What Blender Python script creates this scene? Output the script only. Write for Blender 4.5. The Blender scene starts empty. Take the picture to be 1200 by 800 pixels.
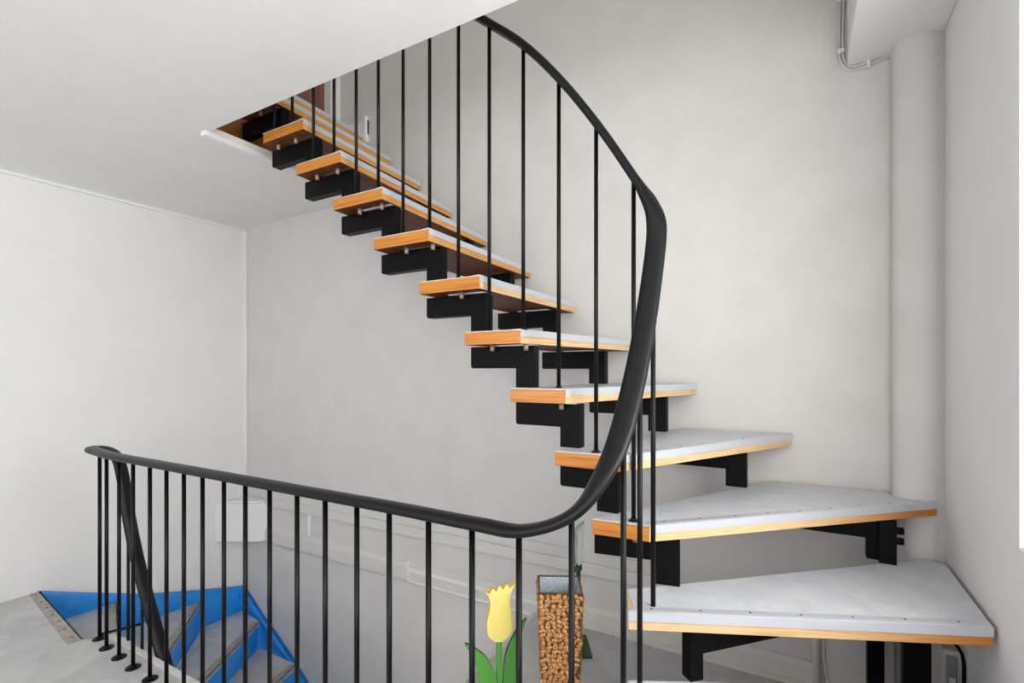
import bpy, bmesh, math, random
from mathutils import Vector, Matrix
random.seed(7)
PI = math.pi
S = bpy.context.scene
COL = S.collection

# ---------------- camera, world, exposure, large lights ----------------
cam = bpy.data.cameras.new('camera'); camo = bpy.data.objects.new('camera', cam); COL.objects.link(camo)
camo.location = (0, 0, 1.28); camo.rotation_euler = (PI/2, 0, math.radians(30))
cam.sensor_width = 36; cam.lens = 586/1200*36; cam.shift_y = 34/1200; cam.clip_start = .05
S.camera = camo
S.view_settings.view_transform = 'Standard'; S.view_settings.look = 'None'
S.view_settings.gamma = 1; S.view_settings.use_curve_mapping = False
S.view_settings.exposure = 0.36
W = bpy.data.worlds.new('world'); S.world = W; W.use_nodes = True
bg = W.node_tree.nodes['Background']; bg.inputs[0].default_value = (.86, .93, 1, 1); bg.inputs[1].default_value = 1.5

def area(name, loc, rot, sx, sy, power, col=(1, 1, 1)):
    l = bpy.data.lights.new(name, 'AREA'); l.shape = 'RECTANGLE'; l.size = sx; l.size_y = sy
    l.energy = power; l.color = col
    o = bpy.data.objects.new(name, l); o.location = loc; o.rotation_euler = rot; COL.objects.link(o); return o
R = math.radians
area('window_daylight', (.66, .95, 1.6), (0, R(94), 0), 1.35, 1.2, 26, (1, .99, .98))
area('added_side_fill', (.66, -1.25, 1.6), (0, R(100), 0), 1.35, 1.6, 54, (1, .99, .98))  # added fill behind the camera, lightens the left wall
area('added_front_fill', (-1.6, -2.2, 1.2), (R(128), 0, R(-35)), 2.6, 1.4, 30, (1, .99, .98))  # added fill, tilted upward to lift the ceiling and beam
area('added_well_fill', (-1.26, 1.74, -.85), (0, R(105), 0), .9, 1.0, 5, (1, .98, .96))  # added light inside the well to brighten its walls; no lower window modelled
area('added_upper_fill', (.40, .2, 3.9), (R(0), R(85), 0), 1.6, 1.8, 36, (1, .99, .98))  # added light above the stairwell; no upper window is modelled

# ---------------- materials ----------------
def mat(name, col, rough=.5, metal=0, spec=.5):
    m = bpy.data.materials.new(name); m.use_nodes = True
    b = m.node_tree.nodes['Principled BSDF']
    b.inputs['Base Color'].default_value = (*col, 1); b.inputs['Roughness'].default_value = rough
    b.inputs['Metallic'].default_value = metal; b.inputs['Specular IOR Level'].default_value = spec
    return m
def noisy(m, cols, scale=(4, 4, 4), nscale=1, detail=6, lo=.35, hi=.65, bump=0, bscale=None, dist=0, rough=.6):
    nt = m.node_tree; N = nt.nodes; L = nt.links; b = N['Principled BSDF']
    tc = N.new('ShaderNodeTexCoord'); mp = N.new('ShaderNodeMapping'); mp.inputs['Scale'].default_value = scale
    L.new(tc.outputs['Object'], mp.inputs[0])
    n = N.new('ShaderNodeTexNoise'); n.inputs['Scale'].default_value = nscale; n.inputs['Detail'].default_value = detail
    n.inputs['Distortion'].default_value = dist; n.inputs['Roughness'].default_value = rough
    L.new(mp.outputs[0], n.inputs['Vector'])
    r = N.new('ShaderNodeValToRGB'); e = r.color_ramp.elements
    e[0].position = lo; e[1].position = hi
    e[0].color = (*cols[0], 1); e[1].color = (*cols[-1], 1)
    for i, c in enumerate(cols[1:-1]):
        k = e.new(lo+(hi-lo)*(i+1)/(len(cols)-1)); k.color = (*c, 1)
    L.new(n.outputs[0], r.inputs[0]); L.new(r.outputs[0], b.inputs['Base Color'])
    if bump:
        n2 = N.new('ShaderNodeTexNoise'); n2.inputs['Scale'].default_value = bscale or 60; n2.inputs['Detail'].default_value = 4
        L.new(tc.outputs['Object'], n2.inputs['Vector'])
        bp = N.new('ShaderNodeBump'); bp.inputs['Strength'].default_value = bump; bp.inputs['Distance'].default_value = .01
        L.new(n2.outputs[0], bp.inputs['Height']); L.new(bp.outputs[0], b.inputs['Normal'])
    return m
M = {}
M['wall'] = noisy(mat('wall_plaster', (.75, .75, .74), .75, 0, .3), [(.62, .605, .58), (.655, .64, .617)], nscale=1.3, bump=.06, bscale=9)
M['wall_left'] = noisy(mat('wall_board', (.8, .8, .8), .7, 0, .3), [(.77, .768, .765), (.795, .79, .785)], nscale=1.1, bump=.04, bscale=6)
M['ceil'] = noisy(mat('ceiling_plaster', (.78, .775, .76), .8, 0, .3), [(.765, .76, .745), (.79, .785, .775)], nscale=1.5, bump=.08, bscale=7)
M['white'] = mat('white_paint', (.8, .795, .78), .45)
M['cream'] = mat('cream_paint', (.66, .64, .6), .5)
M['lino'] = noisy(mat('grey_linoleum', (.5, .5, .5), .42, 0, .4), [(.40, .40, .405), (.50, .50, .50), (.60, .595, .59)], scale=(3, 3, 3), nscale=1.5, detail=10, dist=1.1, lo=.3, hi=.72, bump=.03, bscale=200, rough=.68)
M['tread_top'] = noisy(mat('tread_linoleum', (.5, .5, .53), .4, 0, .5), [(.49, .51, .545), (.56, .575, .60), (.63, .64, .655)], scale=(5, 5, 5), nscale=2.2, detail=10, dist=.9, lo=.3, hi=.7, bump=.02, bscale=240, rough=.7)
M['wood'] = noisy(mat('varnished_pine', (.6, .25, .05), .35), [(.40, .125, .014), (.60, .26, .05), (.68, .36, .11), (.52, .19, .03)], scale=(1.6, 1.6, 70), nscale=1.5, detail=5, lo=.3, hi=.7, dist=.25)
M['wood_end'] = noisy(mat('varnished_pine_end', (.7, .28, .04), .35), [(.36, .11, .010), (.53, .19, .02), (.60, .25, .035)], scale=(3, 3, 95), nscale=1.2, detail=4, lo=.3, hi=.7, dist=.2)
M['pale'] = noisy(mat('worn_pine', (.7, .45, .2), .4), [(.50, .29, .12), (.66, .43, .20), (.72, .52, .29), (.60, .35, .14)], scale=(2.5, 2.5, 60), nscale=1.5, detail=6, lo=.3, hi=.7, dist=.25)
def varnish_left_at_ends(m):
    nt = m.node_tree; N = nt.nodes; L = nt.links; b = N['Principled BSDF']; src = b.inputs['Base Color'].links[0].from_socket
    tc = N.new('ShaderNodeTexCoord'); sp = N.new('ShaderNodeSeparateXYZ'); L.new(tc.outputs['Object'], sp.inputs[0])
    rp = N.new('ShaderNodeValToRGB'); rp.color_ramp.elements[0].position = .0; rp.color_ramp.elements[1].position = .38
    rp.color_ramp.elements[0].color = (0, 0, 0, 1); rp.color_ramp.elements[1].color = (1, 1, 1, 1); L.new(sp.outputs[0], rp.inputs[0])
    mx = N.new('ShaderNodeMix'); mx.data_type = 'RGBA'; mx.blend_type = 'MULTIPLY'; L.new(rp.outputs[0], mx.inputs[0]); L.new(src, mx.inputs[6]); mx.inputs[7].default_value = (.85, .45, .14, 1)
    L.new(mx.outputs[2], b.inputs['Base Color'])
varnish_left_at_ends(M['pale'])
M['ply'] = noisy(mat('brown_plywood', (.12, .045, .02), .5, 0, .15), [(.065, .018, .008), (.12, .036, .015), (.165, .055, .024)], scale=(60, 2.5, 8), nscale=1, detail=6, lo=.3, hi=.7)
M['fascia'] = noisy(mat('fascia_wood', (.3, .12, .04), .4), [(.25, .08, .018), (.42, .16, .04)], scale=(9, 9, 40), nscale=1, detail=5, lo=.3, hi=.7)
M['alu'] = mat('aluminium_nosing', (.60, .62, .66), .36, .3)
M['steel'] = noisy(mat('worn_metal_strip', (.3, .28, .26), .45, .25), [(.30, .27, .24), (.46, .42, .38)], scale=(2, 2, 2), nscale=14, detail=5)
M['black'] = noisy(mat('black_paint', (.004, .004, .004), .45, 0, .1), [(.0015, .0015, .0015), (.004, .004, .004)], nscale=12, bump=.05, bscale=70)
M['rod'] = mat('black_rod_paint', (.003, .003, .003), .4, 0, .22)
M['rail'] = mat('black_handrail_plastic', (.004, .0045, .005), .38, 0, .28)
M['blue'] = noisy(mat('blue_gloss_paint', (.015, .16, .5), .3), [(.014, .26, .80), (.022, .33, .92)], nscale=4, bump=.05, bscale=30)
M['bolt'] = mat('bolt_metal', (.35, .24, .18), .45, .3)
M['screw'] = mat('screw_metal', (.1, .09, .08), .5, .4)
M['galv'] = noisy(mat('galvanised_sheet', (.3, .34, .38), .5, .2), [(.24, .28, .32), (.42, .48, .53), (.62, .68, .72)], nscale=60, detail=3, lo=.35, hi=.68)
M['shell'] = noisy(mat('wood_chip', (.5, .24, .08), .55), [(.18, .065, .018), (.38, .17, .05), (.62, .34, .13)], nscale=55, detail=2, lo=.35, hi=.65)
M['shell_gap'] = mat('dark_glue', (.09, .04, .012), .7)
M['yellow'] = mat('yellow_paint', (.9, .76, .22), .55)
M['yellow_side'] = mat('deep_yellow_paint', (.82, .5, .04), .5)
M['petal_white'] = mat('bright_white_paint', (.9, .9, .9), .4)
M['green'] = mat('green_paint', (.09, .33, .05), .5)
M['green_dark'] = mat('dark_green_paint', (.012, .06, .015), .5)
M['greypaint'] = mat('grey_paint', (.3, .31, .33), .5)
M['reddoor'] = noisy(mat('red_brown_door', (.32, .11, .08), .5), [(.24, .08, .055), (.36, .13, .09)], scale=(20, 20, 2), nscale=1, detail=4)
M['outside'] = mat('exterior_render', (.6, .6, .58), .9)
gl = mat('window_glass', (1, 1, 1), 0); gl.node_tree.nodes['Principled BSDF'].inputs['Transmission Weight'].default_value = 1
M['glass'] = gl

# ---------------- helpers ----------------
def box(bm, x0, x1, y0, y1, z0, z1, mi=0):
    v = [bm.verts.new(p) for p in ((x0,y0,z0),(x1,y0,z0),(x1,y1,z0),(x0,y1,z0),(x0,y0,z1),(x1,y0,z1),(x1,y1,z1),(x0,y1,z1))]
    for f in ((3,2,1,0),(4,5,6,7),(0,1,5,4),(1,2,6,5),(2,3,7,6),(3,0,4,7)):
        bm.faces.new([v[i] for i in f]).material_index = mi
def prism(bm, poly, z0, z1, mi=(0, 0, 0)):
    """vertical prism over a plan polygon; mi = (bottom, top, side)"""
    a = sum(poly[i][0]*poly[(i+1) % len(poly)][1]-poly[(i+1) % len(poly)][0]*poly[i][1] for i in range(len(poly)))
    if a < 0: poly = poly[::-1]
    b = [bm.verts.new((p[0], p[1], z0)) for p in poly]; t = [bm.verts.new((p[0], p[1], z1)) for p in poly]
    bm.faces.new(b[::-1]).material_index = mi[0]; bm.faces.new(t).material_index = mi[1]
    n = len(poly)
    for i in range(n):
        j = (i+1) % n; bm.faces.new((b[i], b[j], t[j], t[i])).material_index = mi[2]
def extr(bm, pts, d, mi=0):
    """polygon of 3D points extruded along vector d"""
    a = [bm.verts.new(p) for p in pts]; b = [bm.verts.new(Vector(p)+Vector(d)) for p in pts]
    bm.faces.new(a).material_index = mi; bm.faces.new(b[::-1]).material_index = mi
    for i in range(len(a)):
        j = (i+1) % len(a); bm.faces.new((a[j], a[i], b[i], b[j])).material_index = mi
def cyl(bm, p0, p1, r, n=12, r1=None, mi=0):
    p0, p1 = Vector(p0), Vector(p1); ax = (p1-p0).normalized()
    u = ax.orthogonal().normalized(); w = ax.cross(u)
    r1 = r if r1 is None else r1
    a = [bm.verts.new(p0+(u*math.cos(2*PI*i/n)+w*math.sin(2*PI*i/n))*r) for i in range(n)]
    b = [bm.verts.new(p1+(u*math.cos(2*PI*i/n)+w*math.sin(2*PI*i/n))*r1) for i in range(n)]
    bm.faces.new(a[::-1]).material_index = mi; bm.faces.new(b).material_index = mi
    for i in range(n):
        j = (i+1) % n; f = bm.faces.new((a[i], a[j], b[j], b[i])); f.smooth = True; f.material_index = mi
def catmull(pts, n=8):
    P = [Vector(p) for p in pts]; P = [2*P[0]-P[1]]+P+[2*P[-1]-P[-2]]; out = []
    for i in range(1, len(P)-2):
        for k in range(n):
            t = k/n; a, b, c, d = P[i-1:i+3]
            out.append(.5*((2*b)+(c-a)*t+(2*a-5*b+4*c-d)*t*t+(3*b-a-3*c+d)*t**3))
    out.append(P[-2]); return out
def sweep(bm, path, prof, flat=False, mi=0):
    """sweep a closed profile [(w,h)] on a path; flat keeps the width level"""
    rings = []; n = len(path); prev = None
    for i, p in enumerate(path):
        T = (path[min(i+1, n-1)]-path[max(i-1, 0)]).normalized()
        if flat:
            w = T.cross(Vector((0, 0, 1)))
            if w.length < .05 and prev: w = prev
            w.normalize()
            if prev: w = (w+prev*.6).normalized()
            w = (w-T*w.dot(T)).normalized()
        else:
            w = prev if prev else T.orthogonal()
            w = (w-T*w.dot(T)).normalized()
        prev = w; u = w.cross(T)
        if flat and False: u = u
        rings.append([bm.verts.new(p+w*a+u*b) for a, b in prof])
    m = len(prof)
    for i in range(n-1):
        for k in range(m):
            f = bm.faces.new((rings[i][k], rings[i][(k+1) % m], rings[i+1][(k+1) % m], rings[i+1][k])); f.smooth = True; f.material_index = mi
    bm.faces.new(rings[0][::-1]); bm.faces.new(rings[-1])
def circ(r, n=8): return [(r*math.cos(2*PI*i/n), r*math.sin(2*PI*i/n)) for i in range(n)]
def obj(name, bm, mats, parent=None, bevel=0, loc=None):
    bmesh.ops.recalc_face_normals(bm, faces=bm.faces[:])
    me = bpy.data.meshes.new(name); bm.to_mesh(me); bm.free()
    for m in (mats if isinstance(mats, (list, tuple)) else [mats]): me.materials.append(M[m])
    o = bpy.data.objects.new(name, me); COL.objects.link(o)
    if parent: o.parent = parent
    if loc: o.location = loc
    if bevel:
        b = o.modifiers.new('bevel', 'BEVEL'); b.width = bevel; b.segments = 2; b.limit_method = 'ANGLE'; b.angle_limit = R(40)
    return o
def boxo(name, b, m, parent=None, bevel=0):
    bm = bmesh.new(); box(bm, *b); return obj(name, bm, m, parent, bevel)
def struct(o): o['kind'] = 'structure'; return o
def tag(o, label, cat, group=None):
    o['label'] = label; o['category'] = cat
    if group: o['group'] = group
    return o
def thing(name, label, cat, loc=(0, 0, 0), group=None, rz=0):
    o = bpy.data.objects.new(name, None); COL.objects.link(o); o.location = loc; o.rotation_euler = (0, 0, rz)
    o.empty_display_size = .1
    return tag(o, label, cat, group)
def copyo(o, parent=None, loc=None):
    c = o.copy(); COL.objects.link(c); c.parent = parent
    if loc is not None: c.location = loc
    return c

XL, XR, YB, YF = -3.82, .44, 2.37, -2.3
ZC, ZU, ZT, ZB = 2.408, 2.82, 5.3, -1.8      # ceiling, upper floor, top, bottom of the well
YH, XH = 1.11, -1.195                        # stairwell edges in the floor
YO, XO = 1.33, -2.43                         # opening edges in the ceiling

# ---------------- structure ----------------
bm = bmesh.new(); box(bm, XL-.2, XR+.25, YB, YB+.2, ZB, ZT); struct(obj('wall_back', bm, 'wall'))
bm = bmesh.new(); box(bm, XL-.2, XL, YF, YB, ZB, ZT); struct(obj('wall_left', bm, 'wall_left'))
# right wall with a window, plus an unseen one added for side light
WY0, WY1, WZ0, WZ1 = .30, 1.594, .868, 2.3
bm = bmesh.new()
T = .25
box(bm, XR, XR+T, YF, -2.05, ZB, ZT); box(bm, XR, XR+T, -.45, WY0, ZB, ZT); box(bm, XR, XR+T, -2.05, -.45, ZB, WZ0); box(bm, XR, XR+T, -2.05, -.45, WZ1, ZT); box(bm, XR, XR+T, WY1, YB, ZB, ZT)
box(bm, XR, XR+T, WY0, WY1, ZB, WZ0); box(bm, XR, XR+T, WY0, WY1, WZ1, ZT)
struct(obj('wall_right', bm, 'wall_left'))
# front wall (behind the camera) with a wide window added for fill light
bm = bmesh.new()
box(bm, XL-.2, -3.3, YF-.2, YF, ZB, ZT); box(bm, .1, XR+T, YF-.2, YF, ZB, ZT)
box(bm, -3.3, .1, YF-.2, YF, ZB, .45); box(bm, -3.3, .1, YF-.2, YF, 2.38, ZT)
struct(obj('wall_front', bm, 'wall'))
# floor around the stairwell
bm = bmesh.new()
prism(bm, [(XL, YF), (XR, YF), (XR, YH), (-2.9, YH), (-2.955, 1.035), (XL, 1.136)], -.2, 0)
prism(bm, [(XH, YH), (XR, YH), (XR, YB), (XH, YB)], -.2, 0)
struct(obj('floor', bm, 'lino'))
bm = bmesh.new(); box(bm, XL, XR, YH-.05, YB, ZB, ZB+.05); struct(obj('floor_below', bm, 'lino'))
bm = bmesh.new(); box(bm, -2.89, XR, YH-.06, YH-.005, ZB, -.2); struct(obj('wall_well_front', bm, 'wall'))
# ceiling / upper floor slab
bm = bmesh.new()
box(bm, XL, XR, YF, YO, ZC, ZU); box(bm, XL, XO, YO, YB, ZC, 2.44); box(bm, XL, -2.58, YO, YB, 2.44, ZU)
struct(obj('ceiling', bm, 'ceil'))
bm = bmesh.new(); box(bm, XL-.2, XR+T, YF-.2, YB+.2, ZT, ZT+.1); struct(obj('ceiling_upper', bm, 'ceil'))
# beam along right wall
struct(boxo('trim_beam', (.157, XR, YO, YB, 2.476, 2.86), 'ceil', bevel=.004))
# rounded pipe casing in the right corner
bm = bmesh.new()
cx, cy, r = .3665, 2.312, .0725
poly = [(.294, YB)]+[(cx+r*math.cos(a), cy-.058*math.sin(a)) for a in [PI-(PI-PI/4.4)*i/20 for i in range(21)]]+[(XR, cy-.024), (XR, YB)]
prism(bm, poly, .36, 2.476)
o = obj('trim_pipe_casing', bm, 'wall')
for f in o.data.polygons: f.use_smooth = abs(f.normal.z) < .5
o.modifiers.new('es', 'EDGE_SPLIT').split_angle = R(35)
struct(o)
struct(boxo('trim_casing_base', (.085, .30, YB-.06, YB, .04, .40), 'cream', bevel=.004))
# left wall cornice and cove
bm = bmesh.new()
pf = [(XL, 2.370), (XL+.018, 2.370), (XL+.018, 2.385)]
for i in range(1, 13):
    a = PI/2*i/12; pf.append((XL+.018+.48*(1-math.cos(a)), 2.385+.0235*math.sin(a)))
pf += [(XL, 2.4085)]
extr(bm, [(p[0], YF, p[1]) for p in pf], (0, YB-YF, 0))
o = obj('trim_cornice', bm, 'wall_left'); struct(o)
for f in o.data.polygons: f.use_smooth = True
o.modifiers.new('es', 'EDGE_SPLIT').split_angle = R(25)
struct(boxo('trim_corner_strip', (XL, XL+.045, YB-.02, YB, -.02, 2.375), 'white', bevel=.004))
# opening edge trims
bm = bmesh.new(); box(bm, XO-.03, XO+.012, YO-.02, 2.0, ZC-.022, ZC+.002); struct(obj('trim_opening_end', bm, 'white', bevel=.003))
struct(boxo('trim_opening_fascia', (-2.58, -2.568, YO+.01, YB-.01, 2.44, ZU-.05), 'fascia'))
# mouldings on the back wall (broken by the stairwell level)
struct(boxo('trim_ledge', (-3.52, -.5, YB-.022, YB, .258, .318), 'cream', bevel=.004))
struct(boxo('trim_ledge_cap', (-3.775, -.5, YB-.012, YB, .318, .372), 'wall', bevel=.003))
bm = bmesh.new()
extr(bm, [(-3.52, YB, .10), (-3.52, YB-.014, .09), (-3.52, YB-.02, .065), (-3.52, YB-.02, -.015), (-3.52, YB-.012, -.03), (-3.52, YB, -.035)], (XH+3.52, 0, 0))
struct(obj('trim_floor_band', bm, 'cream'))
bm = bmesh.new()
extr(bm, [(XH, YB, .105), (XH, YB-.012, .10), (XH, YB-.02, .078), (XH, YB-.02, .022), (XH, YB-.034, .016), (XH, YB-.034, 0), (XH, YB, 0)], (.08-XH, 0, 0))
struct(obj('baseboard_back', bm, 'cream'))
for i, x in enumerate((-3.12, -2.98)):
    pass
struct(boxo('trim_batten', (-3.045, -3.02, YB-.014, YB, .10, .258), 'white', bevel=.003))
struct(boxo('trim_batten_low', (-2.11, -2.09, YB-.022, YB, -.01, .10), 'white', bevel=.003))
# raised frame of the lower band, right part
bm = bmesh.new(); box(bm, -2.1, XH, YB-.03, YB, .045, .066); box(bm, -2.1, XH, YB-.026, YB, -.02, -.008)
struct(obj('trim_band_bead', bm, 'white', bevel=.003))
# floor edge trims of the stairwell
bm = bmesh.new(); box(bm, -2.895, XH, YH, YH+.028, -.2, .004); struct(obj('trim_well_front', bm, 'cream', bevel=.003))
bm = bmesh.new(); box(bm, XH-.03, XH+.004, YH+.03, YB-.02, -.22, .004); struct(obj('trim_well_side', bm, 'cream', bevel=.003))
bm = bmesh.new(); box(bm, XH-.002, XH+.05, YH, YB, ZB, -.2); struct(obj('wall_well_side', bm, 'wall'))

# windows
def window(name, axis, a0, a1, z0, z1, pos, muls):
    root = struct(boxo(name, ((pos, pos+.06, a0, a0+.05, z0, z1) if axis == 'x' else (a0, a0+.05, pos, pos+.06, z0, z1)), 'white'))
    def b(nm, u0, u1, w0, w1, m='white', d=(0, .06)):
        bb = (pos+d[0], pos+d[1], u0, u1, w0, w1) if axis == 'x' else (u0, u1, pos+d[0], pos+d[1], w0, w1)
        return boxo(nm, bb, m, root)
    b('jamb', a1-.05, a1, z0, z1); b('head', a0, a1, z1-.05, z1); b('sill_rail', a0, a1, z0, z0+.05)
    for k in range(1, muls): 
        x = a0+(a1-a0)*k/muls; b('mullion', x-.025, x+.025, z0, z1)
    b('pane', a0+.05, a1-.05, z0+.05, z1-.05, 'glass', (.025, .031))
    return root
window('window_1', 'x', WY0, WY1, WZ0, WZ1, XR+.235, 2)
struct(boxo('trim_sill', (XR+.002, XR+.235, WY0, WY1, WZ0-.02, WZ0+.006), 'white', bevel=.004))
window('window_added_side', 'x', -2.05, -.45, WZ0, WZ1, XR+.235, 2)  # unseen window, invented as an opening for the side fill
window('window_added_front', 'y', -3.3, .1, .45, 2.38, YF-.17, 3)  # unseen window behind the camera, invented for the front fill

# upper floor: door, casing, skirting
d = struct(boxo('door_1', (-3.62, -2.80, YB-.05, YB, ZU, ZU+2.0), 'reddoor'))
bm = bmesh.new(); box(bm, -2.80, -2.735, YB-.07, YB, ZU, ZU+2.06); struct(obj('trim_door_casing', bm, 'cream', bevel=.004))
bm = bmesh.new(); box(bm, -2.735, -2.722, YB-.03, YB, ZU+.02, ZU+2.08); struct(obj('trim_door_bead', bm, 'white'))
bm = bmesh.new(); box(bm, -2.72, -2.45, YB-.018, YB, ZU, ZU+.1); box(bm, -2.475, -2.45, YB-.03, YB, ZU-.05, ZU+.12)
struct(obj('baseboard_upper', bm, 'white', bevel=.003))

# ---------------- upper staircase ----------------
stair = thing('staircase', 'open winding staircase of orange wood treads with grey tops on black steel stringers', 'staircase', (-.9, 1.9, 0))
SL = Vector((-.9, 1.9, 0))
def P_(o):   # parent keeping world coordinates
    o.location = -SL; o.parent = stair; return o
TH = .048
# name: z, rear inner, nosing inner, nosing outer, other outer points..., rear outer
TR = {
 'M': (2.82, [(-2.62, 1.485), (-2.435, 1.485), (-2.475, 2.35), (-2.62, 2.35)]),
 'L': (2.62, [(-2.485, 1.485), (-2.19, 1.485), (-2.24, 2.35), (-2.53, 2.35)]),
 'K': (2.42, [(-2.24, 1.485), (-1.948, 1.485), (-2.0, 2.35), (-2.285, 2.35)]),
 'J': (2.22, [(-1.995, 1.485), (-1.705, 1.485), (-1.765, 2.35), (-2.05, 2.35)]),
 'I': (2.02, [(-1.75, 1.485), (-1.462, 1.485), (-1.518, 2.35), (-1.79, 2.35)]),
 'H': (1.82, [(-1.51, 1.485), (-1.222, 1.485), (-1.245, 2.35), (-1.53, 2.35)]),
 'G': (1.62, [(-1.268, 1.485), (-.99, 1.485), (-.99, 2.35), (-1.28, 2.35)]),
 'F': (1.42, [(-1.056, 1.485), (-.825, 1.487), (-.69, 2.35), (-1.02, 2.35)]),
 'E': (1.22, [(-.863, 1.485), (-.66, 1.490), (-.405, 2.35), (-.765, 2.35)]),
 'D': (1.02, [(-.692, 1.478), (-.473, 1.478), (-.033, 2.345), (-.465, 2.355)]),
 'C': (0.82, [(-.562, 1.470), (-.388, 1.485), (.414, 2.262), (.31, 2.285), (.285, 2.348), (-.102, 2.348)]),
 'B': (0.62, [(-.453, 1.480), (-.408, 1.342), (.428, 1.729), (.428, 2.20), (.382, 2.243)]),
 'A': (0.42, [(-.412, 1.366), (-.43, 1.16), (.428, 1.18), (.428, 1.806)]),
 'Z': (0.22, [(-.43, 1.19), (-.43, .94), (.428, .94), (.428, 1.22)]),
}
order = 'ZABCDEFGHIJKLM'
bmb = bmesh.new(); cyl(bmb, (0, 0, 0), (0, 0, -.022), .009, 12, .008)
bolt_proto = None
def tread(key):
    global bolt_proto
    z, poly = TR[key]
    bm = bmesh.new(); prism(bm, poly, z-TH, z-.003, (1, 0, 0))
    # inner end face has the end-grain material
    for f in bm.faces:
        if abs(f.normal.z) < .5:
            c = f.calc_center_median(); f.normal_update()
    bm.faces.ensure_lookup_table()
    bmesh.ops.recalc_face_normals(bm, faces=bm.faces[:])
    for f in bm.faces:
        if abs(f.normal.z) < .3 and f.normal.y < -.75 and f.normal.x < .3 and f.material_index == 0 and key not in 'BAZ': f.material_index = 2
        if key == 'B' and f.normal.x < -.7 and abs(f.normal.z) < .3: f.material_index = 2
    t = obj('tread', bm, ['pale' if key in 'ABCDEFGZ' else 'wood', 'ply', 'wood_end'], bevel=.0015); P_(t)
    # linoleum
    v = [Vector((*p, 0)) for p in poly]
    a, b = v[1], v[2]; d = (b-a).normalized(); nrm = Vector((-d.y, d.x, 0))
    cen = sum(v, Vector())/len(v)
    if (cen-a).dot(nrm) < 0: nrm = -nrm
    e0 = (v[0]-a); e1 = (v[3]-b)
    wd = .036
    def along(e, base, w):
        e = e.normalized(); k = e.dot(nrm)
        if k < .35: e = nrm; k = 1
        return base+e*(w/k)
    a2, b2 = along(e0, a, wd), along(e1, b, wd)
    if key == 'B': a2 = a+nrm*wd+d*.02
    lp = [v[0], a2, b2]+v[3:]
    if key == 'C': lp = [v[0], a2, b+nrm*.02-d*.03]+v[3:]; b2 = b+nrm*.034-d*.02
    bm = bmesh.new(); prism(bm, [(p.x, p.y) for p in lp], z-.003, z); l = obj('linoleum', bm, 'tread_top', t)
    # aluminium L nosing
    bm = bmesh.new(); o_ = -nrm*.0025
    prof_a = [a+o_, a2]; prof_b = [b+o_, b2]
    q = lambda p, zz: bm.verts.new((p.x, p.y, zz))
    A = [q(a+o_, z-.023), q(a, z-.023), q(a, z-.0028), q(a2, z-.0028), q(a2, z+.0012), q(a+o_+nrm*.008, z+.0026), q(a+o_, z+.0010)]
    B = [q(b+o_, z-.023), q(b, z-.023), q(b, z-.0028), q(b2, z-.0028), q(b2, z+.0012), q(b+o_+nrm*.008, z+.0026), q(b+o_, z+.0010)]
    n = len(A)
    for i in range(n):
        j = (i+1) % n; bm.faces.new((A[i], A[j], B[j], B[i]))
    bm.faces.new(A[::-1]); bm.faces.new(B)
    obj('nosing_strip', bm, 'alu', t)
    # screws
    L_ = (b-a).length; n = max(3, int(L_/.12))
    if key in 'ABCDEF':
        bm0 = bmesh.new(); cyl(bm0, (0, 0, 0), (0, 0, .0012), .0032, 8)
        s0 = obj('screw', bm0, 'screw', t)
        for k in range(n):
            p = a+d*(L_*(k+.5)/n)+nrm*.022
            s = s0 if k == 0 else copyo(s0, t)
            s.location = (p.x, p.y, z+.0018)
    return t
treads = {k: tread(k) for k in order}

# inner stringer: C shaped steel pieces between treads
XLi = {k: TR[k][1][0][0]*1.012-.010 for k in order}
def zpart(x0, x1, col_x, zb, z_low, y0, y1, bar=.08, cw=.072, round_=.0):
    """flat steel piece: bar under a tread and a column down to the next tread"""
    bm = bmesh.new()
    pts = [(x0, zb), (x1, zb), (x1, z_low), (x1-cw, z_low), (x1-cw, zb-bar), (x0+.006, zb-bar), (x0, zb-bar+.006)]
    extr(bm, [(p[0], y0, p[1]) for p in pts], (0, y1-y0, 0))
    return obj('stringer_piece', bm, 'black', bevel=.002)
keys = 'DEFGHIJKL'
for k in keys:
    i = order.index(k); lo = order[i-1]; z = TR[k][0]; zl = TR[lo][0]
    x1 = XLi[lo]+.072
    P_(zpart(XLi[k], x1, 0, z-TH-.004, zl, 1.557, 1.60))
    # light mounting plate under the tread
    P_(boxo('mounting_plate', (x1-.17, x1-.01, 1.545, 1.615, z-TH-.004, z-TH), 'alu' if k in 'EFGI' else 'screw'))
def path_piece(pts, z1, z0, th=.042, zend=None, cw=.075):
    """bar between two plan points with a column at the second point"""
    a, b = Vector((*pts[0], 0)), Vector((*pts[1], 0)); d = (b-a).normalized(); n = Vector((d.y, -d.x, 0)); L = (b-a).length
    prof = [(0, z1), (L, z1), (L, z0), (L-cw, z0), (L-cw, z1-.08), (0, z1-.08)]
    bm = bmesh.new(); extr(bm, [(a+d*s+Vector((0, 0, h))) for s, h in prof], n*-th)
    return obj('stringer_piece', bm, 'black', bevel=.002)
P_(path_piece([(-.575, 1.525), (-.318, 1.575)], .82-TH, .62))       # under C, column on B
P_(path_piece([(.12, 1.87), (-.262, 1.44)], .62-TH, .42, th=-.04, cw=.042))     # diagonal arm under B, column on A
P_(path_piece([(-.40, 1.30), (-.30, 1.13)], .42-TH, .22))
P_(boxo('stringer_post', (-.38, -.31, 1.04, 1.085, 0, .22-TH), 'black', bevel=.002))
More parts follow.
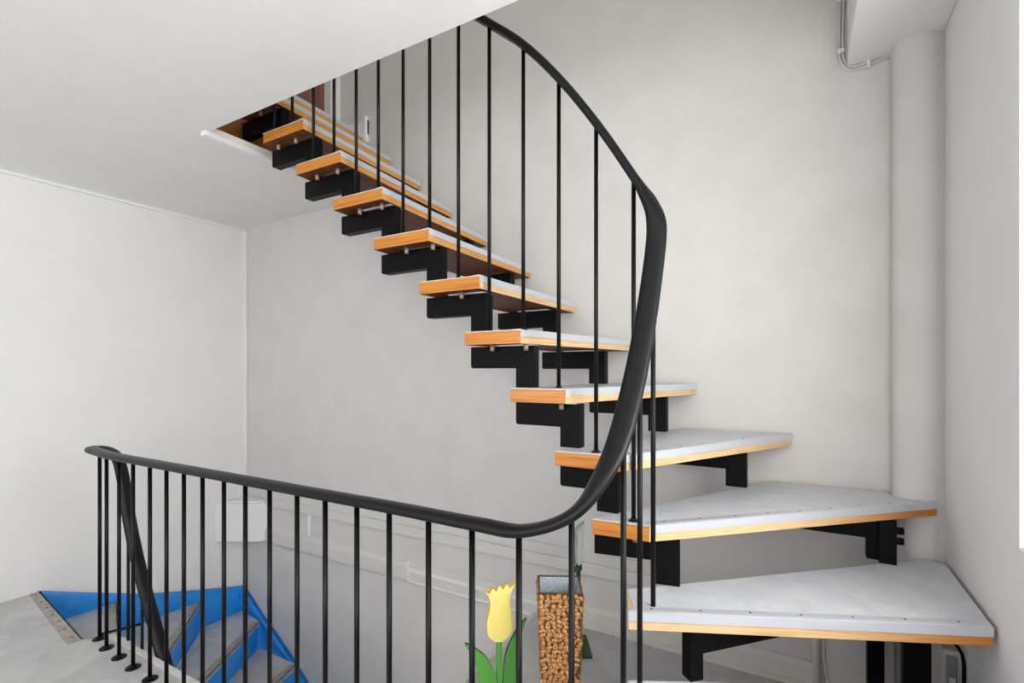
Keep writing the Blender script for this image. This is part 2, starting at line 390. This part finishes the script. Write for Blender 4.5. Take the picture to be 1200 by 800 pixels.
# outer stringer near the back wall
y0, y1 = 2.155, 2.198
def rear_at(k, y=2.155):
    p = TR[k][1]; a, b = p[0], p[-1]; t = (y-a[1])/(b[1]-a[1]); return a[0]+(b[0]-a[0])*t
for k in 'DEFGHIJKL':
    i = order.index(k); lo = order[i-1]
    x1 = rear_at(lo)+.025 if k != 'D' else -.183
    P_(zpart(rear_at(k)-.05, x1, 0, TR[k][0]-TH-.004, TR[lo][0], y0, y1, cw=.077 if k in 'DEF' else .072))
    P_(boxo('mounting_plate', (x1-.2, x1-.04, y0-.012, y1+.02, TR[k][0]-TH-.004, TR[k][0]-TH), 'alu' if k in 'EFG' else 'screw'))
P_(zpart(-.26, .272, 0, .82-TH, .62, y0-.01, y1-.01, cw=.072))
P_(boxo('stringer_post', (.232, .282, 2.115, 2.142, .62, .77), 'black', bevel=.002))
bm = bmesh.new()
for zz in (.735, .70): cyl(bm, (.272, 2.13, zz), (.302, 2.13, zz), .014, 6)
P_(obj('bolt', bm, 'black'))
P_(boxo('stringer_post', (.205, .255, 2.17, 2.215, 0, .57), 'black', bevel=.002))
P_(boxo('stringer_post', (.268, .335, 1.90, 1.945, 0, .57), 'black', bevel=.002))
P_(boxo('stringer_arm', (.268, .31, 1.945, 2.12, .5, .57), 'black', bevel=.002))

# ---------------- railing ----------------
rail = thing('stair_railing', 'black metal railing with flat curved handrail running along landing, up and down the stairs', 'railing', (-1.6, 1.05, 0))
RL = Vector((-1.6, 1.05, 0))
def R_(o, w=True):
    if w: o.location = -RL
    o.parent = rail; return o
path = [(-2.60, 1.51, 3.88), (-2.2, 1.51, 3.547), (-1.65, 1.51, 3.09), (-1.38, 1.51, 2.865), (-1.103, 1.51, 2.635), (-.967, 1.51, 2.522), (-.828, 1.51, 2.400), (-.694, 1.51, 2.246), (-.564, 1.51, 2.066),
        (-.443, 1.512, 1.872), (-.393, 1.498, 1.79), (-.362, 1.465, 1.70), (-.358, 1.40, 1.545), (-.356, 1.27, 1.325), (-.360, 1.14, 1.148), (-.385, 1.075, 1.045), (-.445, 1.038, .955), (-.565, 1.032, .903), (-.70, 1.038, .897)]
path += [(-.98-.28*i, 1.045, .897) for i in range(7)]
path += [(-2.86, 1.065, .897), (-2.965, 1.078, .898), (-3.005, 1.108, .896), (-2.97, 1.142, .887), (-2.905, 1.16, .845), (-2.868, 1.168, .74), (-2.835, 1.172, .60), (-2.747, 1.18, .353), (-2.587, 1.185, .066), (-2.44, 1.19, -.19), (-2.2, 1.19, -.5), (-1.9, 1.19, -.75)]
prof = [(-.0285, .004), (-.0285, -.004), (-.025, -.0100), (-.012, -.0120), (.012, -.0120), (.025, -.0100), (.0285, -.004), (.0285, .004), (.024, .0105), (.010, .0140), (-.010, .0140), (-.024, .0105)]
bm = bmesh.new(); sweep(bm, catmull(path, 8), prof, flat=True); R_(obj('handrail', bm, 'rail'))
bmr = bmesh.new(); cyl(bmr, (0, 0, 0), (0, 0, 1), .0068, 12)
rod_me = obj('baluster', bmr, 'rod'); rod_used = False
bmd = bmesh.new(); cyl(bmd, (0, 0, 0), (0, 0, .004), .026, 20, .024); cyl(bmd, (0, 0, .004), (0, 0, .012), .013, 16, .008)
disc_me = obj('foot_disc', bmd, 'rod'); disc_used = False
bmd = bmesh.new(); cyl(bmd, (0, 0, 0), (0, 0, .003), .017, 20, .015); cyl(bmd, (0, 0, .003), (0, 0, .009), .011, 16, .008)
cap_me = obj('foot_cap', bmd, 'rod')
bolt_me = obj('bolt_end', bmb, 'bolt')
def baluster(x, y, z0, z1, foot, w=1):
    b = bpy.data.objects.new('baluster', rod_me.data); COL.objects.link(b)
    b.parent = rail; b.location = Vector((x, y, z0))-RL; b.scale = (w, w, z1-z0)
    inv = 1/(z1-z0)
    src = {'disc': disc_me, 'cap': cap_me}.get(foot)
    if src:
        c = bpy.data.objects.new(src.name.split('.')[0], src.data); COL.objects.link(c); c.parent = b; c.scale = (1, 1, inv)
    if foot == 'cap':
        c = bpy.data.objects.new('bolt_end', bolt_me.data); COL.objects.link(c); c.parent = b; c.scale = (1, 1, inv); c.location = (0, .02, -TH*inv)
for x, y in [(-2.90, 1.084), (-2.774, 1.063), (-2.635, 1.056), (-2.492, 1.05), (-2.337, 1.045)]+[(x, 1.045) for x in (-2.205, -2.075, -1.945, -1.806, -1.677, -1.541, -1.40, -1.267, -1.130, -1.002, -.861, -.720, -.584)]:
    baluster(x, y, 0, .888, 'disc', 1.14)
pz = catmull(path[:19], 8)
def rail_z(x, y):
    best = min(pz, key=lambda p: (p.x-x)**2+(p.y-y)**2); return best.z-.008
def tread_z(x, y):
    for k in order[::-1]:
        p = TR[k][1]
        a, b = p[0], p[1]
        if key_in(p, x, y): yield TR[k][0]
def key_in(poly, x, y):
    c = False; n = len(poly)
    for i in range(n):
        x1, y1_ = poly[i]; x2, y2 = poly[(i+1) % n]
        if (y1_ > y) != (y2 > y) and x < (x2-x1)*(y-y1_)/(y2-y1_)+x1: c = not c
    return c
ups = [(-.967, 'F'), (-.828, 'F'), (-.694, 'E'), (-.564, 'D'), (-.443, 'C'), (-1.103, 'G'), (-1.24, 'H'), (-1.375, 'H'), (-1.51, 'I'), (-1.639, 'I'), (-1.776, 'J'), (-1.911, 'J'), (-2.06, 'K'), (-2.19, 'K'), (-2.33, 'L')]
for x, k in ups:
    baluster(x, 1.512, TR[k][0], rail_z(x, 1.51), 'cap')
baluster(-.358, 1.411, .62, 1.555, None); baluster(-.356, 1.27, .42, 1.315, 'cap'); baluster(-.358, 1.14, .22, 1.14, 'cap')
baluster(-.445, 1.038, 0, .945, 'disc')
# descending part
for x, y, z0, z1 in ((-2.83, 1.172, -.62, .57), (-2.715, 1.181, -.82, .29), (-2.55, 1.186, -1.0, -.01)):
    baluster(x, y, z0, z1, None)
bm = bmesh.new(); cyl(bm, (-2.787, 1.05, .068), (-2.715, 1.181, .075), .006, 8); R_(obj('tie_bar', bm, 'rod'))
for o in (rod_me, disc_me, cap_me, bolt_me): bpy.data.objects.remove(o)

# ---------------- blue lower staircase ----------------
low = thing('lower_staircase', 'lower winding flight with blue painted risers and skirting and grey linoleum treads', 'staircase', (-3.4, 1.7, -1.0))
LL = Vector((-3.4, 1.7, -1.0))
def L_(o): o.location = -LL; o.parent = low; return o
xs = XL+.03
noz = [((xs, 1.136), (-2.955, 1.035)), ((xs, 1.50), (-2.75, 1.135)), ((xs, 2.03), (-2.74, 1.145)),
       ((-3.517, 2.335), (-2.70, 1.15)), ((-3.09, 2.335), (-2.62, 1.15)), ((-2.78, 2.335), (-2.50, 1.15)), ((-2.5, 2.335), (-2.3, 1.15))]
noz[1] = ((xs, 1.50), (-2.86, 1.145)); noz[2] = ((xs, 2.03), (-2.82, 1.148)); noz[3] = ((-3.517, 2.30), (-2.80, 1.15)); noz[4] = ((-3.09, 2.30), (-2.75, 1.15))
for i in range(6):
    z = -.2*(i+1)
    (a0, a1), (b0, b1) = noz[i], noz[i+1]
    poly = [a0, a1, b1, b0]
    if i == 2: poly = [a0, a1, b1, b0, (xs, 2.335)]
    if i == 0: poly = [a0, a1, (-2.9, 1.14), b1, b0]
    bm = bmesh.new(); prism(bm, poly, z-.03, z); t = L_(obj('tread', bm, 'lino'))
    # metal strip on the nosing in front (b line) and riser below it
    a, b = Vector((*b0, 0)), Vector((*b1, 0)); d = (b-a).normalized(); n = Vector((-d.y, d.x, 0))
    cen = Vector(((a0[0]+a1[0])/2, (a0[1]+a1[1])/2, 0))
    if (cen-a).dot(n) < 0: n = -n
    bm = bmesh.new(); pl = [a+n*.045+d*.01, b+n*.045-d*.01, b-n*.004, a-n*.004]
    prism(bm, [(p.x, p.y) for p in pl], z-.004, z+.003)
    pl = [a, b, b-n*.004, a-n*.004]; prism(bm, [(p.x, p.y) for p in pl], z-.02, z+.003)
    obj('nosing_strip', bm, 'steel', t)
    bm = bmesh.new(); pl = [a+n*.012, b+n*.012, b+n*.03, a+n*.03]; prism(bm, [(p.x, p.y) for p in pl], z-.2, z-.03)
    L_(obj('riser', bm, 'blue'))
bm = bmesh.new(); pl = [(xs-.0, 1.131), (-2.955, 1.03), (-2.955, 1.015), (xs, 1.115)]; prism(bm, pl, -.2, -.04); L_(obj('riser', bm, 'blue'))
# metal strip at the landing edge
bm = bmesh.new(); prism(bm, [(XL+.005, 1.095), (-2.965, .985), (-2.955, 1.038), (XL+.005, 1.14)], 0, .004)
prism(bm, [(XL+.005, 1.134), (-2.955, 1.033), (-2.955, 1.038), (XL+.005, 1.14)], -.02, .004)
ns = L_(obj('nosing_strip', bm, 'steel'))
bm = bmesh.new()
for k in range(7):
    t_ = (k+.5)/7; p = Vector((XL, 1.115, 0)).lerp(Vector((-2.96, 1.012, 0)), t_); cyl(bm, (p.x, p.y, .004), (p.x, p.y, .0055), .006, 8)
obj('screw', bm, 'screw', ns)
# wall skirtings of the lower flight (left wall and back wall)
bm = bmesh.new()
top = [(1.14, .005), (1.41, -.11), (1.60, -.19), (1.77, -.25), (2.05, -.335), (2.345, -.415)]
pts = [(XL, y, z) for y, z in top]+[(XL, 2.345, -.9), (XL, 1.14, -.5)]
extr(bm, pts, (.03, 0, 0))
pts = [(XL, y, z) for y, z in top]+[(XL, y, z-.018) for y, z in top[::-1]]
extr(bm, pts, (.04, 0, 0))
L_(obj('side_string', bm, 'blue', bevel=.002))
bm = bmesh.new()
top = [(XL, -.415), (-3.72, -.475), (-3.6, -.565), (-3.45, -.66), (-3.25, -.79), (-3.045, -.95), (-2.7, -1.23), (-2.2, -1.64)]
pts = [(x, YB, z) for x, z in top]+[(-2.2, YB, ZB), (XL, YB, ZB)]
extr(bm, pts, (0, -.03, 0))
pts = [(x, YB, z) for x, z in top]+[(x, YB, z-.03) for x, z in top[::-1]]
extr(bm, pts, (0, -.045, 0))
pts = [(x, YB, z-.055) for x, z in top]+[(x, YB, z-.068) for x, z in top[::-1]]
extr(bm, pts, (0, -.036, 0))
L_(obj('side_string', bm, 'blue', bevel=.002))
bm = bmesh.new()
prism(bm, [(-2.89, 1.14), (-2.75, 1.14), (-2.75, 1.175), (-2.89, 1.175)], ZB+.05, -.03); L_(obj('newel_board', bm, 'white'))

# ---------------- corner box ----------------
cb = thing('corner_box', 'white box in the far left corner above the blue stairs', 'box', (XL+.15, YB-.12, 0))
bp = [(XL, 2.14), (-3.56, 2.29), (-3.545, 2.30), (-3.51, YB), (XL, YB)]
bm = bmesh.new(); prism(bm, bp, -.01, .278); o = obj('casing', bm, 'wall_left', bevel=.005); o.location = -Vector(cb.location); o.parent = cb
bp = [(XL, 2.15), (-3.57, 2.30), (-3.53, YB), (XL, YB)]
bm = bmesh.new(); prism(bm, bp, .278, .292); o = obj('lid', bm, 'white', bevel=.005); o.location = -Vector(cb.location); o.parent = cb
cb2 = boxo('trim_corner_post', (XL, XL+.05, 2.34, YB-.001, -.41, -.01), 'white', bevel=.004); struct(cb2)

# ---------------- vase ----------------
vz = .62; vr = math.radians(28)
v = thing('vase', 'tall tapered square vase covered in brown wood chips with galvanised metal inside', 'vase', (-.645, 1.41, 0), rz=vr)
def frustum(w0, w1, z0, z1): 
    return [(-w0/2, -w0/2, z0), (w0/2, -w0/2, z0), (w0/2, w0/2, z0), (-w0/2, w0/2, z0), (-w1/2, -w1/2, z1), (w1/2, -w1/2, z1), (w1/2, w1/2, z1), (-w1/2, w1/2, z1)]
WT, WB = .134, .092
bm = bmesh.new()
oq = [bm.verts.new(p) for p in frustum(WB-.008, WT-.008, 0, vz-.002)]
for f in ((3, 2, 1, 0), (0, 1, 5, 4), (1, 2, 6, 5), (2, 3, 7, 6), (3, 0, 4, 7)): bm.faces.new([oq[i] for i in f])
iq = [bm.verts.new(p) for p in frustum(WB-.016, WT-.016, .01, vz-.002)]
for f in ((0, 1, 2, 3), (4, 5, 1, 0), (5, 6, 2, 1), (6, 7, 3, 2), (7, 4, 0, 3)): bm.faces.new([iq[i] for i in f]).material_index = 1
for i in range(4): j = (i+1) % 4; bm.faces.new((oq[4+i], oq[4+j], iq[4+j], iq[4+i])).material_index = 1
me = bpy.data.meshes.new('body'); bm.to_mesh(me); bm.free(); me.materials.append(M['shell_gap']); me.materials.append(M['galv'])
bo = bpy.data.objects.new('body', me); COL.objects.link(bo); bo.parent = v
bm = bmesh.new()
for s in range(4):
    a0, a1 = [(-1, -1), (1, -1), (1, 1), (-1, 1)][s], [(1, -1), (1, 1), (-1, 1), (-1, -1)][s]
    cyl(bm, (a0[0]*(WT/2-.004), a0[1]*(WT/2-.004), vz), (a1[0]*(WT/2-.004), a1[1]*(WT/2-.004), vz), .0028, 6)
    cyl(bm, (a0[0]*(WB/2-.002), a0[1]*(WB/2-.002), 0), (a0[0]*(WT/2-.002), a0[1]*(WT/2-.002), vz), .0028, 6)
obj('wire_rim', bm, 'shell_gap', v)
bm = bmesh.new()
ico = bmesh.new(); bmesh.ops.create_icosphere(ico, subdivisions=2, radius=1); ico.verts.ensure_lookup_table()
iv = [x.co.copy() for x in ico.verts]; ifc = [[q.index for q in f.verts] for f in ico.faces]; ico.free()
for s in range(4):
    ang = s*PI/2; rot = Matrix.Rotation(ang, 4, 'Z')
    z = .008
    while z < vz-.006:
        w = WB+(WT-WB)*z/vz; x = -w/2+.006+random.random()*.006
        while x < w/2-.004:
            a = random.uniform(0, PI); l = random.uniform(.0095, .0125); h = random.uniform(.0058, .0078)
            mx = rot @ Matrix.Translation((x+random.uniform(-.002, .002), -w/2+.0008+random.uniform(-.001, .0015), z+random.uniform(-.003, .003))) @ Matrix.Rotation(a, 4, 'Y') @ Matrix.Rotation(random.uniform(-.3, .3), 4, 'Z') @ Matrix.Diagonal((l, random.uniform(.003, .0052), h, 1))
            vs = [bm.verts.new(mx @ p) for p in iv]
            for f in ifc: bm.faces.new([vs[q] for q in f]).smooth = True
            x += random.uniform(.0145, .0195)
        z += .0125
o = obj('wood_chips', bm, 'shell', v); o['kind'] = 'stuff'

# ---------------- wooden tulips ----------------
def tulip(label, loc, rz, petal, side, h, white=False):
    t = thing('wooden_tulip', label, 'decoration', loc, rz=rz)
    th = .018
    # outline in the local XZ plane, face towards -Y
    def plate(name, pts, zoff, m, th_, yoff=0, parent=t):
        bm = bmesh.new()
        a = [bm.verts.new((x, -th_/2+yoff, z+zoff)) for x, z in pts]; b = [bm.verts.new((x, th_/2+yoff, z+zoff)) for x, z in pts]
        bm.faces.new(a).material_index = 0; bm.faces.new(b[::-1]).material_index = 0
        for i in range(len(a)):
            j = (i+1) % len(a); f = bm.faces.new((a[j], a[i], b[i], b[j])); f.material_index = 1
        return obj(name, bm, m, parent, bevel=.0015)
    H = .188; W2 = .061
    left = [(0, 0), (-.30, .03), (-.58, .12), (-.68, .26), (-.64, .42), (-.52, .58), (-.50, .70), (-.62, .82), (-.82, .90)]
    right = [(.30, .03), (.62, .13), (.74, .27), (.72, .42), (.60, .60), (.58, .74), (.70, .88), (.86, 1.0)]
    tips = [(-.50, .865), (-.26, .955), (-.10, .855), (.12, 1.0), (.26, .90), (.50, 1.02), (.62, .96)]
    tips = [(-.82, .88), (-.55, .85), (-.38, .94), (-.16, .88), (0, .985), (.18, .90), (.38, .99), (.56, .92), (.90, 1.0)]
    cm = catmull([(a, b, 0) for a, b in left[:-1]]+[(-.86, .9, 0)], 4)
    cr = catmull([(0, 0, 0)]+[(a, b, 0) for a, b in right[:-1]]+[(.9, 1.0, 0)], 4)
    outline = [(p.x, p.y) for p in cm[::-1]]          # from left tip down to the base
    outline += [(p.x, p.y) for p in cr[1:]]           # up to the right tip
    outline += [q for q in tips[1:-1]][::-1]
    pts = [(x*W2, z*H) for x, z in outline]
    fl = plate('flower', pts, h-H, [petal, side], th)
    # inner petal relief
    ell = catmull([(-.02, .62, 0), (-.13, .42, 0), (-.12, .22, 0), (.10, .05, 0), (.38, .05, 0), (.66, .20, 0), (.64, .45, 0), (.50, .70, 0), (.30, .82, 0), (.12, .74, 0)], 4)
    plate('petal', [(p.x*W2, p.y*H) for p in ell], h-H, [petal, petal], .003, -th/2-.0008, fl)
    bm = bmesh.new(); box(bm, -.009, .009, -.009, .009, .012, h-H+.004, 0)
    if white: box(bm, -.022, .022, -.01, .01, h-H-.03, h-H)
    st = obj('stem', bm, ['green' if not white else 'green_dark', 'green_dark'], t, bevel=.003)
    lv = [[(0, .03), (-.035, .12), (-.056, .2), (-.065, .27), (-.074, .326), (-.092, .375), (-.113, .412), (-.085, .398), (-.047, .365), (-.029, .335), (-.0135, .30), (-.006, .24), (0, .12)],
          [(0, .03), (.004, .12), (.009, .2), (.0135, .272), (.02, .344), (.034, .385), (.060, .430), (.093, .465), (.082, .435), (.073, .40), (.070, .34), (.066, .27), (.05, .17), (.025, .08)]]
    for i, pl in enumerate(lv):
        if white: continue
        pl = [(p.x, p.y) for p in catmull([(x, z, 0) for x, z in pl], 3)]
        plate('leaf', pl, 0, ['green', 'green_dark'] if not white else ['green_dark', 'green_dark'], .014, .008*(1 if i else -1))
    bm = bmesh.new(); box(bm, -.05, .05, -.09, .09, 0, .012); o = obj('base', bm, 'green_dark', t, bevel=.001); o.rotation_euler.z = R(30)-rz
    return t
tulip('yellow wooden tulip cut-out with green leaves behind the railing, left of the vase', (-.848, 1.385, 0), R(28+14), 'yellow', 'yellow_side', .59)
tulip('white wooden tulip cut-out on a green base, mostly hidden behind the vase', (-.89, 2.155, 0), R(30+58), 'petal_white', 'greypaint', .57, True)

# ---------------- cables, conduit, junction box ----------------
cab = thing('wall_cables', 'pair of thin white cables running down beside the beam and bending to the casing', 'cable', (.15, YB, 2.5))
CL = Vector(cab.location)
for dx, dz in ((0, 0), (.011, .012)):
    pts = [(.140+dx*.9, YB-.008, 4.2), (.138+dx, YB-.008, 3.2), (.136+dx, YB-.008, 2.8), (.132+dx, YB-.008, 2.56), (.137+dx, YB-.008, 2.50+dz*.5), (.160+dx*.6, YB-.008, 2.462+dz), (.20, YB-.008, 2.455+dz), (.25, YB-.008, 2.466+dz), (.296, YB-.008, 2.474+dz*.7)]
    bm = bmesh.new(); sweep(bm, catmull(pts, 6), circ(.0042, 8)); o = obj('cable', bm, 'wall', cab); o.location = -CL
for x0, x1, z0, z1 in ((.124, .15, 2.535, 2.55), (.222, .232, 2.448, 2.478), (.128, .156, 2.74, 2.752)):
    o = boxo('clip', (x0, x1, YB-.016, YB, z0, z1), 'white', cab, bevel=.002); o.location = -CL
con = thing('conduit', 'painted conduit pipe with clamp on the back wall under the lowest visible tread', 'pipe', (.055, YB-.02, 0))
CL2 = Vector(con.location)
bm = bmesh.new(); cyl(bm, (.055, YB-.035, .0), (.055, YB-.035, .42), .013, 14); o = obj('pipe', bm, 'cream', con); o.location = -CL2
bm = bmesh.new(); box(bm, .02, .09, YB-.04, YB-.0, .20, .225); cyl(bm, (.055, YB-.035, .195), (.055, YB-.035, .23), .017, 14)
cyl(bm, (.028, YB-.045, .212), (.028, YB-.035, .212), .008, 8); cyl(bm, (.084, YB-.045, .212), (.084, YB-.035, .212), .008, 8)
o = obj('clamp', bm, 'cream', con, bevel=.002); o.location = -CL2
wire = thing('loose_wire', 'thin cream wire looping behind the conduit under the stair', 'cable', (.1, YB-.07, 0))
bm = bmesh.new(); sweep(bm, catmull([(.088, YB-.066, .42), (.088, YB-.066, .3), (.078, YB-.066, .2), (.085, YB-.068, .1), (.11, YB-.08, .04), (.16, YB-.09, .055), (.2, YB-.1, .1)], 8), circ(.004, 8))
o = obj('wire', bm, 'cream', wire); o.location = -Vector(wire.location)
jb = thing('junction_box', 'open white electrical box on the right wall beneath the stair', 'electrical box', (XR-.03, 2.06, .3))
JL = Vector(jb.location)
o = boxo('housing', (.388, XR-.001, 2.05, 2.2, .10, .40), 'cream', jb, bevel=.004); o.location = -JL
o = boxo('cover', (.397, .424, 2.044, 2.052, .13, .385), 'greypaint', jb, bevel=.003); o.location = -JL
o = boxo('tag_plate', (.403, .418, 2.040, 2.046, .30, .32), 'white', jb); o.location = -JL
bm = bmesh.new(); sweep(bm, catmull([(.40, 2.05, .43), (.42, 2.035, .425), (XR-.007, 2.025, .39), (XR-.007, 2.02, .3), (XR-.007, 2.02, .02)], 6), circ(.005, 8))
o = obj('black_cable', bm, 'black', jb); o.location = -JL

hook = thing('wall_hook', 'small white hook on the wall ledge behind the railing', 'hook', (-1.85, YB, .35))
bm = bmesh.new(); cyl(bm, (0, 0, 0), (0, -.018, 0), .009, 10); cyl(bm, (0, -.018, .0), (0, -.03, .012), .006, 8)
obj('peg', bm, 'white', hook)
